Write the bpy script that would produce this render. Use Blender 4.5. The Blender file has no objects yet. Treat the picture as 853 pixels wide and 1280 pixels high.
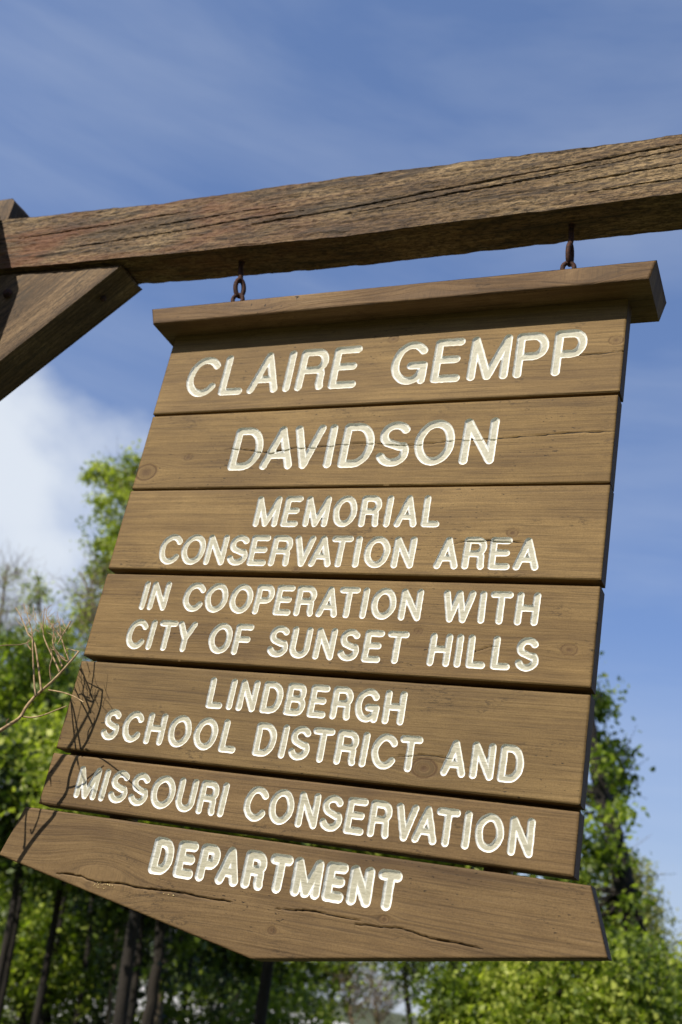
import bpy, math, random
import numpy as np
from mathutils import Matrix, Vector
R = math.radians
SC = bpy.context.scene
COL = SC.collection

# ------------------------------------------------------------------ camera
CAM_H = 1.6
AX_R = Vector((0.90807, 0.37701, 0.18241))      # image right
AX_D = Vector((-0.00289, 0.44117, -0.89742))    # image down
AX_F = Vector((-0.41881, 0.81439, 0.40170))     # view direction
FPX, CX, CY = 1363.74, 426.5, 640.0
cd = bpy.data.cameras.new('camera'); cam = bpy.data.objects.new('camera', cd); COL.objects.link(cam)
mat3 = Matrix((AX_R, -AX_D, -AX_F)).transposed()
cam.matrix_world = Matrix.Translation((0, 0, CAM_H)) @ mat3.to_4x4()
cd.sensor_fit = 'VERTICAL'; cd.sensor_height = 36.0; cd.sensor_width = 24.0
cd.lens = FPX/1280*36
cd.clip_start = 0.05; cd.clip_end = 3000
cd.dof.use_dof = True; cd.dof.focus_distance = 1.98; cd.dof.aperture_fstop = 4.3
SC.camera = cam

def at(px, py, Y):
    """world point at depth Y seen in direction px,py of the photograph"""
    d = AX_R*(px-CX) + AX_D*(py-CY) + AX_F*FPX
    return Vector((d.x/d.y*Y, Y, CAM_H + d.z/d.y*Y))

# ------------------------------------------------------------------ light
SUN_AZ, SUN_EL = R(28), R(38.5)      # sun behind the camera, a little to the left
sdir = Vector((math.sin(SUN_AZ)*math.cos(SUN_EL), math.cos(SUN_AZ)*math.cos(SUN_EL), -math.sin(SUN_EL)))
sl = bpy.data.lights.new('sun', 'SUN'); sl.energy = 5.0; sl.angle = R(0.53); sl.color = (1.0, 0.93, 0.80)
so = bpy.data.objects.new('sun', sl); COL.objects.link(so)
so.rotation_euler = sdir.to_track_quat('-Z', 'Y').to_euler(); so.location = (-2, -6, 8)

W = bpy.data.worlds.new('World'); SC.world = W; W.use_nodes = True
nt = W.node_tree; nt.nodes.clear()
def nd(t, kind, **k):
    n = t.nodes.new(kind)
    for a, v in k.items():
        if a.startswith('i_'):
            key = a[2:]; key = int(key) if key.isdigit() else key.replace('_', ' ')
            n.inputs[key].default_value = v
        else: setattr(n, a, v)
    return n
sky = nd(nt, 'ShaderNodeTexSky', sky_type='NISHITA', sun_disc=False, sun_elevation=SUN_EL,
         sun_rotation=math.atan2(-sdir.x, -sdir.y), air_density=1.0, dust_density=0.6, ozone_density=3.0, altitude=100)
tc = nd(nt, 'ShaderNodeTexCoord')
bg = nd(nt, 'ShaderNodeBackground', i_Strength=0.125); wo = nd(nt, 'ShaderNodeOutputWorld')
mp = nd(nt, 'ShaderNodeMapping'); mp.inputs['Scale'].default_value = (1.5, 1.5, 2.1); mp.inputs['Rotation'].default_value = (0.2, 0.35, 0.5); mp.inputs['Location'].default_value = (3.1, 1.7, 0.4)
n1 = nd(nt, 'ShaderNodeTexNoise', i_Scale=2.2, i_Detail=9.0, i_Roughness=0.52, i_Distortion=0.15)
nt.links.new(tc.outputs['Generated'], mp.inputs['Vector']); nt.links.new(mp.outputs[0], n1.inputs['Vector'])
# broad cloud banks: denser to the left of the view and low down
dv = nd(nt, 'ShaderNodeVectorMath', operation='DISTANCE'); cdv = (at(15, 650, 1)-Vector((0, 0, CAM_H))).normalized()
dv.inputs[1].default_value = cdv; nt.links.new(tc.outputs['Generated'], dv.inputs[0])
lobe = nd(nt, 'ShaderNodeMapRange', i_1=0.0, i_2=0.32, i_3=0.44, i_4=0.0); lobe.interpolation_type = 'SMOOTHSTEP'
nt.links.new(dv.outputs['Value'], lobe.inputs[0])
sp = nd(nt, 'ShaderNodeSeparateXYZ'); nt.links.new(tc.outputs['Generated'], sp.inputs[0])
low = nd(nt, 'ShaderNodeMapRange', i_1=0.0, i_2=0.40, i_3=0.12, i_4=0.0); nt.links.new(sp.outputs['Z'], low.inputs[0])
a1 = nd(nt, 'ShaderNodeMath', operation='ADD'); nt.links.new(lobe.outputs[0], a1.inputs[0]); nt.links.new(low.outputs[0], a1.inputs[1])
a2 = nd(nt, 'ShaderNodeMath', operation='ADD'); nt.links.new(a1.outputs[0], a2.inputs[0]); nt.links.new(n1.outputs['Fac'], a2.inputs[1])
den = nd(nt, 'ShaderNodeMapRange', i_1=0.68, i_2=0.98, i_3=0.0, i_4=1.0); den.interpolation_type = 'SMOOTHSTEP'
nt.links.new(a2.outputs[0], den.inputs[0])
# thin cirrus streaks over the whole sky
mp2 = nd(nt, 'ShaderNodeMapping'); mp2.inputs['Scale'].default_value = (1.0, 0.6, 5.0); mp2.inputs['Rotation'].default_value = (0.5, 0.1, 0.9)
n2 = nd(nt, 'ShaderNodeTexNoise', i_Scale=2.6, i_Detail=7.0, i_Roughness=0.55, i_Distortion=0.25)
nt.links.new(tc.outputs['Generated'], mp2.inputs['Vector']); nt.links.new(mp2.outputs[0], n2.inputs['Vector'])
cir = nd(nt, 'ShaderNodeMapRange', i_1=0.42, i_2=0.85, i_3=0.0, i_4=0.24); nt.links.new(n2.outputs['Fac'], cir.inputs[0])
mx = nd(nt, 'ShaderNodeMath', operation='MAXIMUM'); nt.links.new(den.outputs[0], mx.inputs[0]); nt.links.new(cir.outputs[0], mx.inputs[1])
mixc = nd(nt, 'ShaderNodeMix', data_type='RGBA'); mixc.inputs[7].default_value = (4.7, 5.1, 5.7, 1)
tint = nd(nt, 'ShaderNodeMix', data_type='RGBA', blend_type='MULTIPLY'); tint.inputs[0].default_value = 1.0
tint.inputs[7].default_value = (1.02, 0.97, 1.10, 1)
nt.links.new(sky.outputs[0], tint.inputs[6])
veil = nd(nt, 'ShaderNodeMix', data_type='RGBA'); veil.inputs[0].default_value = 0.45; veil.inputs[7].default_value = (1.00, 1.70, 3.35, 1)
nt.links.new(mx.outputs[0], mixc.inputs[0]); nt.links.new(tint.outputs[2], veil.inputs[6])
hz = nd(nt, 'ShaderNodeMapRange', i_1=0.0, i_2=0.34, i_3=0.75, i_4=0.0); nt.links.new(sp.outputs['Z'], hz.inputs[0])
haze = nd(nt, 'ShaderNodeMix', data_type='RGBA'); haze.inputs[7].default_value = (3.1, 3.5, 3.9, 1)
nt.links.new(hz.outputs[0], haze.inputs[0]); nt.links.new(veil.outputs[2], haze.inputs[6]); nt.links.new(haze.outputs[2], mixc.inputs[6])
nt.links.new(mixc.outputs[2], bg.inputs['Color']); nt.links.new(bg.outputs[0], wo.inputs[0])

SC.view_settings.view_transform = 'Standard'; SC.view_settings.look = 'None'
SC.view_settings.exposure = 0.32; SC.view_settings.gamma = 1.0; SC.view_settings.use_curve_mapping = False
SC.cycles.max_bounces = 6; SC.cycles.transparent_max_bounces = 8

# ------------------------------------------------------------------ materials
def newmat(name):
    m = bpy.data.materials.new(name); m.use_nodes = True; t = m.node_tree; t.nodes.clear()
    out = nd(t, 'ShaderNodeOutputMaterial'); b = nd(t, 'ShaderNodeBsdfPrincipled')
    t.links.new(b.outputs[0], out.inputs[0]); return m, t, b, out
def ramp(t, stops):
    r = nd(t, 'ShaderNodeValToRGB'); e = r.color_ramp.elements
    while len(e) < len(stops): e.new(0.5)
    for q, (p, c) in zip(e, stops): q.position = p; q.color = (*c, 1)
    return r
def mixrgb(t, fac, a, b, mode='MIX'):
    m = nd(t, 'ShaderNodeMix', data_type='RGBA', blend_type=mode)
    for s, v in ((0, fac), (6, a), (7, b)):
        if hasattr(v, 'is_linked'): t.links.new(v, m.inputs[s])
        else: m.inputs[s].default_value = v if s == 0 else (*v, 1)
    return m.outputs[2]
def math_(t, op, a, b=None, clamp=False):
    m = nd(t, 'ShaderNodeMath', operation=op, use_clamp=clamp)
    for s, v in ((0, a), (1, b)):
        if v is None: continue
        if hasattr(v, 'is_linked'): t.links.new(v, m.inputs[s])
        else: m.inputs[s].default_value = v
    return m.outputs[0]
def noise(t, vec, scale, detail=4, rough=0.55, dist=0.0, sx=(1, 1, 1)):
    mpn = nd(t, 'ShaderNodeMapping'); mpn.inputs['Scale'].default_value = sx
    t.links.new(vec, mpn.inputs['Vector'])
    n = nd(t, 'ShaderNodeTexNoise', i_Scale=scale, i_Detail=detail, i_Roughness=rough, i_Distortion=dist)
    t.links.new(mpn.outputs[0], n.inputs['Vector']); return n.outputs['Fac']
def mrange(t, v, a, b, c=0.0, d=1.0):
    m = nd(t, 'ShaderNodeMapRange', i_1=a, i_2=b, i_3=c, i_4=d); m.interpolation_type = 'SMOOTHSTEP'
    t.links.new(v, m.inputs[0]); return m.outputs[0]

def wood(name, dark, mid, light, knotc=(0.060, 0.026, 0.010), bump=0.35, coarse=1.0, red=None, streak=None, crackw=1.0, grit=0.0):
    """gc = (along the grain, across the grain, knot mask); ck = distance from a crack in crack widths"""
    m, t, b, out = newmat(name)
    g = nd(t, 'ShaderNodeAttribute', attribute_name='gc'); k = nd(t, 'ShaderNodeAttribute', attribute_name='ck')
    oi = nd(t, 'ShaderNodeObjectInfo')
    s = nd(t, 'ShaderNodeSeparateXYZ'); t.links.new(g.outputs['Vector'], s.inputs[0])
    c = nd(t, 'ShaderNodeCombineXYZ'); t.links.new(s.outputs[0], c.inputs[0]); t.links.new(s.outputs[1], c.inputs[1])
    t.links.new(math_(t, 'MULTIPLY', oi.outputs['Random'], 37.0), c.inputs[2])
    v = c.outputs[0]
    broad = noise(t, v, 1.0, 3, 0.5, 0.3, (3.0*coarse, 14*coarse, 1))
    bands = noise(t, v, 1.0, 5, 0.72, 0.25, (1.5*coarse, 150*coarse, 1))
    fine = noise(t, v, 1.0, 4, 0.75, 0.15, (9, 300, 1))
    blot = noise(t, v, 1.0, 5, 0.66, 0.3, (5, 11, 1))
    hair = noise(t, v, 1.0, 2, 0.5, 0.1, (4, 210, 1)); gr = noise(t, v, 1.0, 3, 0.7, 0.0, (75, 250, 1)); iso = noise(t, v, 1.0, 2, 0.6, 0.0, (420, 420, 1)); tear = noise(t, v, 1.0, 3, 0.6, 0.3, (9, 16, 1))
    mixv = math_(t, 'ADD', math_(t, 'MULTIPLY', broad, 0.42), math_(t, 'MULTIPLY', bands, 0.58))
    mixv = math_(t, 'ADD', mixv, math_(t, 'MULTIPLY', math_(t, 'SUBTRACT', blot, 0.5), 0.55))
    r = ramp(t, [(0.26, dark), (0.50, mid), (0.74, light)]); t.links.new(mixv, r.inputs[0])
    col = r.outputs[0]
    col = mixrgb(t, mrange(t, fine, 0.50, 0.64, 0.0, 0.34), col, tuple(x*0.45 for x in dark))
    col = mixrgb(t, mrange(t, hair, 0.60, 0.68, 0.0, 0.40), col, tuple(x*0.5 for x in dark))
    col = mixrgb(t, mrange(t, iso, 0.35, 0.70, 0.0, 0.30), col, tuple(x*0.6 for x in dark))
    tr_ = math_(t, 'MULTIPLY', mrange(t, tear, 0.56, 0.66), mrange(t, gr, 0.52, 0.60))
    col = mixrgb(t, math_(t, 'MULTIPLY', tr_, 0.55), col, tuple(x*0.35 for x in dark))
    if grit: col = mixrgb(t, mrange(t, gr, 0.44, 0.60, 0.0, grit), col, tuple(x*0.35 for x in dark))
    if red:
        rr = noise(t, v, 1.0, 4, 0.6, 0.4, (2.6, 9, 1)); ax = nd(t, 'ShaderNodeSeparateXYZ'); t.links.new(g.outputs['Vector'], ax.inputs[0])
        f = math_(t, 'MULTIPLY', mrange(t, rr, 0.38, 0.62), mrange(t, ax.outputs[0], red[1], red[2], 1.0, 0.12))
        col = mixrgb(t, math_(t, 'MULTIPLY', f, 0.55), col, red[0])
    if streak:
        ss = noise(t, v, 1.0, 6, 0.7, 0.5, (5, 60, 1)); col = mixrgb(t, mrange(t, ss, 0.50, 0.66, 0, 0.85), col, streak)
    kn = mrange(t, s.outputs[2], 0.15, 0.9)
    col = mixrgb(t, math_(t, 'MULTIPLY', kn, 0.7), col, knotc)
    specks = noise(t, v, 1.0, 2, 0.5, 0, (90, 260, 1)); sm = noise(t, v, 1.0, 2, 0.5, 0, (5, 9, 1))
    col = mixrgb(t, math_(t, 'MULTIPLY', mrange(t, specks, 0.66, 0.72), mrange(t, sm, 0.50, 0.62)), col, tuple(x*0.25 for x in dark))
    cw = noise(t, v, 1.0, 3, 0.6, 0, (30, 30, 1))
    ckd = math_(t, 'ABSOLUTE', k.outputs['Fac'])
    cm = mrange(t, math_(t, 'ADD', ckd, math_(t, 'MULTIPLY', math_(t, 'SUBTRACT', cw, 0.5), 1.1)), 0.35*crackw, 0.95*crackw, 1.0, 0.0)
    col = mixrgb(t, math_(t, 'MULTIPLY', cm, 0.92), col, (0.012, 0.008, 0.005))
    t.links.new(col, b.inputs['Base Color'])
    hgt = math_(t, 'SUBTRACT', math_(t, 'ADD', math_(t, 'MULTIPLY', math_(t, 'SUBTRACT', 1.0, gr), 0.9*grit+0.12), math_(t, 'ADD', math_(t, 'MULTIPLY', bands, 0.6), math_(t, 'MULTIPLY', math_(t, 'SUBTRACT', 1.0, fine), 0.55))), math_(t, 'MULTIPLY', cm, 2.2))
    bp = nd(t, 'ShaderNodeBump', i_Strength=bump, i_Distance=0.0022*coarse); t.links.new(hgt, bp.inputs['Height'])
    t.links.new(bp.outputs[0], b.inputs['Normal'])
    b.inputs['Roughness'].default_value = 0.72; b.inputs['Specular IOR Level'].default_value = 0.28
    return m
M = {}
M['board'] = wood('stained_board', (0.100, 0.058, 0.022), (0.200, 0.122, 0.045), (0.300, 0.194, 0.076), bump=0.5)
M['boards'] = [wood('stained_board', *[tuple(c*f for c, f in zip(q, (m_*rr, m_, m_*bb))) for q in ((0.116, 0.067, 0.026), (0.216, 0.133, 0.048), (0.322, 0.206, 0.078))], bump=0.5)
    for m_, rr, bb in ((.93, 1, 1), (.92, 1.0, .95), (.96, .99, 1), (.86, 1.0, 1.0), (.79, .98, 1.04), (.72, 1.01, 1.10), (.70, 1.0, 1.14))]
M['cap'] = wood('stained_cap', (0.070, 0.038, 0.016), (0.150, 0.085, 0.034), (0.27, 0.17, 0.075), bump=0.7, coarse=1.5)
M['beam'] = wood('weathered_beam', (0.052, 0.031, 0.015), (0.190, 0.120, 0.055), (0.44, 0.31, 0.155), bump=1.0, coarse=1.25, grit=0.75,
                 red=((0.16, 0.050, 0.018), 0.10, 1.0), streak=(0.030, 0.020, 0.012))
M['post'] = wood('grey_post', (0.045, 0.026, 0.012), (0.140, 0.084, 0.040), (0.34, 0.22, 0.110), bump=0.9, grit=0.45, streak=(0.045, 0.032, 0.02))
def paint():
    m, t, b, out = newmat('letter_paint')
    g = nd(t, 'ShaderNodeAttribute', attribute_name='gc'); s = nd(t, 'ShaderNodeSeparateXYZ'); t.links.new(g.outputs['Vector'], s.inputs[0])
    c = nd(t, 'ShaderNodeCombineXYZ'); t.links.new(s.outputs[0], c.inputs[0]); t.links.new(s.outputs[1], c.inputs[1])
    v = c.outputs[0]
    d1 = noise(t, v, 1.0, 5, 0.65, 0.3, (28, 60, 1)); d2 = noise(t, v, 1.0, 3, 0.6, 0, (190, 260, 1)); grain = noise(t, v, 1.0, 3, 0.6, 0, (20, 420, 1))
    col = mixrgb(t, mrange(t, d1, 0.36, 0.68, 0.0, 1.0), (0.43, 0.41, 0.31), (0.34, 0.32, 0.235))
    # groove floor toned down, rim whitened: sunlit groove walls painted into the colour
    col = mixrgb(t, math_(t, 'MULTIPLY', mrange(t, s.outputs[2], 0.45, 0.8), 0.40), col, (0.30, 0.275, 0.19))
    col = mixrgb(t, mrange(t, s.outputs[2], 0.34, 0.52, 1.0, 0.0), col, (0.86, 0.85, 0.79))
    col = mixrgb(t, mrange(t, d2, 0.68, 0.76, 0, 0.45), col, (0.22, 0.17, 0.10))
    col = mixrgb(t, mrange(t, grain, 0.55, 0.72, 0, 0.14), col, (0.32, 0.27, 0.17))
    t.links.new(col, b.inputs['Base Color']); b.inputs['Roughness'].default_value = 0.55
    bp = nd(t, 'ShaderNodeBump', i_Strength=0.5, i_Distance=0.0012); t.links.new(math_(t, 'ADD', d2, grain), bp.inputs['Height']); t.links.new(bp.outputs[0], b.inputs['Normal'])
    return m
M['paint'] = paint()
def simple(name, c1, c2, scale, rough=0.8, metal=0.0, bump=0.3, bd=0.01, sx=(1, 1, 1)):
    m, t, b, out = newmat(name); tcn = nd(t, 'ShaderNodeTexCoord')
    n = noise(t, tcn.outputs['Object'], scale, 6, 0.65, 0.2, sx)
    t.links.new(mixrgb(t, mrange(t, n, 0.35, 0.65), c1, c2), b.inputs['Base Color'])
    b.inputs['Roughness'].default_value = rough; b.inputs['Metallic'].default_value = metal
    bp = nd(t, 'ShaderNodeBump', i_Strength=bump, i_Distance=bd); t.links.new(n, bp.inputs['Height']); t.links.new(bp.outputs[0], b.inputs['Normal'])
    return m
M['rust'] = simple('rusty_iron', (0.075, 0.024, 0.013), (0.018, 0.010, 0.008), 220, 0.8, 0.3, 0.8, 0.001)
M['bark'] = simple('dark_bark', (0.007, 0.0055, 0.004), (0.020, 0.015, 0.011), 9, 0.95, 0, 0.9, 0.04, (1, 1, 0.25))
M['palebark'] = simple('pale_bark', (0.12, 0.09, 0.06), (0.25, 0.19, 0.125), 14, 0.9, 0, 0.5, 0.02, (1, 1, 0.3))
M['drytwig'] = simple('dry_twig', (0.20, 0.125, 0.06), (0.42, 0.30, 0.155), 60, 0.8, 0, 0.5, 0.001)
M['grass'] = simple('rough_grass', (0.030, 0.045, 0.012), (0.10, 0.10, 0.035), 1.4, 0.95, 0, 0.8, 0.1)
M['gravel'] = simple('pale_gravel', (0.46, 0.44, 0.39), (0.60, 0.58, 0.52), 0.8, 0.95, 0, 0.4, 0.03)
M['steel'] = simple('galvanised_steel', (0.45, 0.46, 0.47), (0.62, 0.62, 0.62), 12, 0.5, 0.4, 0.1, 0.002)
def leafmat(name, c1, c2, c3, trans=0.45):
    m, t, b, out = newmat(name)
    a = nd(t, 'ShaderNodeAttribute', attribute_name='tint')
    r = ramp(t, [(0.0, c1), (0.5, c2), (1.0, c3)]); t.links.new(a.outputs['Fac'], r.inputs[0])
    t.links.new(r.outputs[0], b.inputs['Base Color']); b.inputs['Roughness'].default_value = 0.5
    tr = nd(t, 'ShaderNodeBsdfTranslucent'); br = mixrgb(t, 1.0, r.outputs[0], (1.5, 1.7, 0.7), 'MULTIPLY'); t.links.new(br, tr.inputs[0])
    mx_ = nd(t, 'ShaderNodeMixShader'); mx_.inputs[0].default_value = trans
    t.links.new(b.outputs[0], mx_.inputs[1]); t.links.new(tr.outputs[0], mx_.inputs[2]); t.links.new(mx_.outputs[0], out.inputs[0])
    return m
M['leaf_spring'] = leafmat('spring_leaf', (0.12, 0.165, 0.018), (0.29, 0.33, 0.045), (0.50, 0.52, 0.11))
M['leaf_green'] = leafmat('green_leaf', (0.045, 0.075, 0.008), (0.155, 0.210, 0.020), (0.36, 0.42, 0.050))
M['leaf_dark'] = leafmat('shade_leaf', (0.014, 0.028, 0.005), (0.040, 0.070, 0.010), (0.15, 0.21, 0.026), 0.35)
M['leaf_weep'] = leafmat('weeping_leaf', (0.14, 0.15, 0.04), (0.24, 0.25, 0.08), (0.36, 0.36, 0.14))

# ------------------------------------------------------------------ mesh helpers
def mesh_np(name, V, F4=None, F3=None, ngons=None, mat=None, smooth=False):
    V = np.asarray(V, dtype=np.float32)
    me = bpy.data.meshes.new(name)
    loops = []; starts = []; n = 0; tot = []
    if F4 is not None and len(F4):
        F4 = np.asarray(F4, dtype=np.int32); loops.append(F4.ravel()); tot.append(np.full(len(F4), 4, np.int32))
    if F3 is not None and len(F3):
        F3 = np.asarray(F3, dtype=np.int32); loops.append(F3.ravel()); tot.append(np.full(len(F3), 3, np.int32))
    if ngons:
        loops.append(np.array([i for f in ngons for i in f], np.int32)); tot.append(np.array([len(f) for f in ngons], np.int32))
    L = np.concatenate(loops); T = np.concatenate(tot); S_ = np.concatenate([[0], np.cumsum(T)[:-1]]).astype(np.int32)
    me.vertices.add(len(V)); me.vertices.foreach_set('co', V.ravel())
    me.loops.add(len(L)); me.loops.foreach_set('vertex_index', L)
    me.polygons.add(len(T)); me.polygons.foreach_set('loop_start', S_)
    try: me.polygons.foreach_set('loop_total', T)
    except Exception: pass
    me.update(calc_edges=True); me.validate()
    if smooth: me.polygons.foreach_set('use_smooth', np.ones(len(me.polygons), bool))
    if mat: me.materials.append(mat)
    return me
def origin_of(p):
    o = Vector((0, 0, 0))
    while p is not None: o += p.location; p = p.parent
    return np.array(o)
def link(name, me, parent=None):
    o = bpy.data.objects.new(name, me); COL.objects.link(o)
    if parent is not None: o.parent = parent
    return o
def tag(o, label, cat, group=None, kind=None):
    if label: o['label'] = label
    if cat: o['category'] = cat
    if group: o['group'] = group
    if kind: o['kind'] = kind
    return o
def thing(name, label, cat, loc, group=None):
    o = bpy.data.objects.new(name, None); COL.objects.link(o); o.location = loc; o.empty_display_size = 0.1
    return tag(o, label, cat, group)
def attr(me, name, data, typ='FLOAT'):
    a = me.attributes.new(name, typ, 'POINT')
    data = np.asarray(data, dtype=np.float32)
    a.data.foreach_set('vector' if typ == 'FLOAT_VECTOR' else 'value', data.ravel())

_rs = np.random.RandomState(7); _perm = _rs.rand(256, 256).astype(np.float64)
def vnoise(x, y):
    xi = np.floor(x).astype(int); yi = np.floor(y).astype(int); fx = x-xi; fy = y-yi
    fx = fx*fx*(3-2*fx); fy = fy*fy*(3-2*fy)
    g = lambda a, b: _perm[a & 255, b & 255]
    return (g(xi, yi)*(1-fx)+g(xi+1, yi)*fx)*(1-fy)+(g(xi, yi+1)*(1-fx)+g(xi+1, yi+1)*fx)*fy - 0.5
def fbm(x, y, o=4, r=0.55):
    s = 0; a = 1.0
    for i in range(o): s = s+a*vnoise(x*2**i+17.3*i, y*2**i+5.1*i); a *= r
    return s

def tubes(paths, seg=6):
    """paths: list of (points Nx3, radii N) -> verts, quads"""
    V = []; F = []; base = 0
    for P, rad in paths:
        P = np.asarray(P, float); rad = np.asarray(rad, float); n = len(P)
        T = np.gradient(P, axis=0); T /= (np.linalg.norm(T, axis=1)[:, None]+1e-9)
        up = np.array([0.31, 0.17, 0.93]) if abs(T[0, 2]) < 0.8 else np.array([0.95, 0.2, 0.1])
        A = np.cross(T, up); A /= (np.linalg.norm(A, axis=1)[:, None]+1e-9); B = np.cross(T, A)
        th = np.linspace(0, 2*np.pi, seg, endpoint=False)
        ring = P[:, None, :]+rad[:, None, None]*(np.cos(th)[None, :, None]*A[:, None, :]+np.sin(th)[None, :, None]*B[:, None, :])
        V.append(ring.reshape(-1, 3))
        i = np.arange(n-1)[:, None]*seg; j = np.arange(seg)[None, :]; j2 = (j+1) % seg
        q = np.stack([i+j, i+j2, i+seg+j2, i+seg+j], -1).reshape(-1, 4)+base
        F.append(q); base += n*seg
    return np.concatenate(V), np.concatenate(F)
def smooth_path(pts, n=8):
    pts = np.asarray(pts, float); m = len(pts)
    if m < 3: t = np.linspace(0, 1, n)[:, None]; return pts[0]*(1-t)+pts[-1]*t
    out = []
    for i in range(m-1):
        p0 = pts[max(i-1, 0)]; p1 = pts[i]; p2 = pts[i+1]; p3 = pts[min(i+2, m-1)]
        for k in range(n):
            t = k/n; out.append(0.5*((2*p1)+(-p0+p2)*t+(2*p0-5*p1+4*p2-p3)*t*t+(-p0+3*p1-3*p2+p3)*t**3))
    out.append(pts[-1]); return np.array(out)

# ------------------------------------------------------------------ carved letters
def arc(cx, cz, rx, rz, a0, a1, n=12):
    return [(cx+rx*math.cos(R(a0+(a1-a0)*i/n)), cz+rz*math.sin(R(a0+(a1-a0)*i/n))) for i in range(n+1)]
def glyph(c):
    # centre-line strokes in a unit box, x 0..1, z 0..1
    if c=='C': return [arc(.52,.5,.52,.5,38,322,26)]
    if c=='O': return [arc(.5,.5,.5,.5,0,360,32)]
    if c=='G': return [arc(.52,.5,.52,.5,40,318,26)+[(.98,.40)],[(.56,.42),(1,.42)],[(1,.42),(.98,0.0)]]
    if c=='L': return [[(0,1),(0,0),(1,0)]]
    if c=='I': return [[(0,1),(0,0)]]
    if c=='A': return [[(0,0),(.5,1),(1,0)],[(.19,.3),(.81,.3)]]
    if c=='V': return [[(0,1),(.5,0),(1,1)]]
    if c=='N': return [[(0,0),(0,1),(1,0),(1,1)]]
    if c=='M': return [[(0,0),(0,1),(.5,0),(1,1),(1,0)]]
    if c=='W': return [[(0,1),(.25,0),(.5,1),(.75,0),(1,1)]]
    if c=='H': return [[(0,0),(0,1)],[(1,0),(1,1)],[(0,.52),(1,.52)]]
    if c=='T': return [[(0,1),(1,1)],[(.5,1),(.5,0)]]
    if c=='E': return [[(1,1),(0,1),(0,0),(1,0)],[(0,.52),(.9,.52)]]
    if c=='F': return [[(1,1),(0,1),(0,0)],[(0,.5),(.88,.5)]]
    if c=='Y': return [[(0,1),(.5,.42),(1,1)],[(.5,.42),(.5,0)]]
    if c=='D': return [[(0,0),(0,1),(.42,1)]+arc(.42,.5,.58,.5,90,-90,16)+[(0,0)]]
    if c=='U': return [[(0,1)]+arc(.5,.3,.5,.3,180,360,16)+[(1,1)]]
    if c=='P': return [[(0,0),(0,1),(.6,1)]+arc(.6,.73,.4,.27,90,-90,12)+[(0,.46)]]
    if c=='R': return [[(0,0),(0,1),(.6,1)]+arc(.6,.74,.4,.26,90,-90,12)+[(0,.48)],[(.7,.48)]+arc(.7,.36,.22,.12,90,0,5)+[(.93,.1),(.97,0)]]
    if c=='B': return [[(0,0),(0,1),(.6,1)]+arc(.6,.76,.34,.24,90,-90,10)+[(0,.52)],[(.6,.52)]+arc(.64,.26,.36,.26,90,-90,12)+[(0,0)]]
    if c=='S': return [arc(.5,.745,.46,.255,30,180,12)+arc(.5,.745,.46,.255,180,235,5)[1:]+[(.74,.42)]+arc(.5,.27,.5,.27,35,-90,10)+arc(.5,.27,.5,.27,-90,-158,6)[1:]]
    raise KeyError(c)

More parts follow.
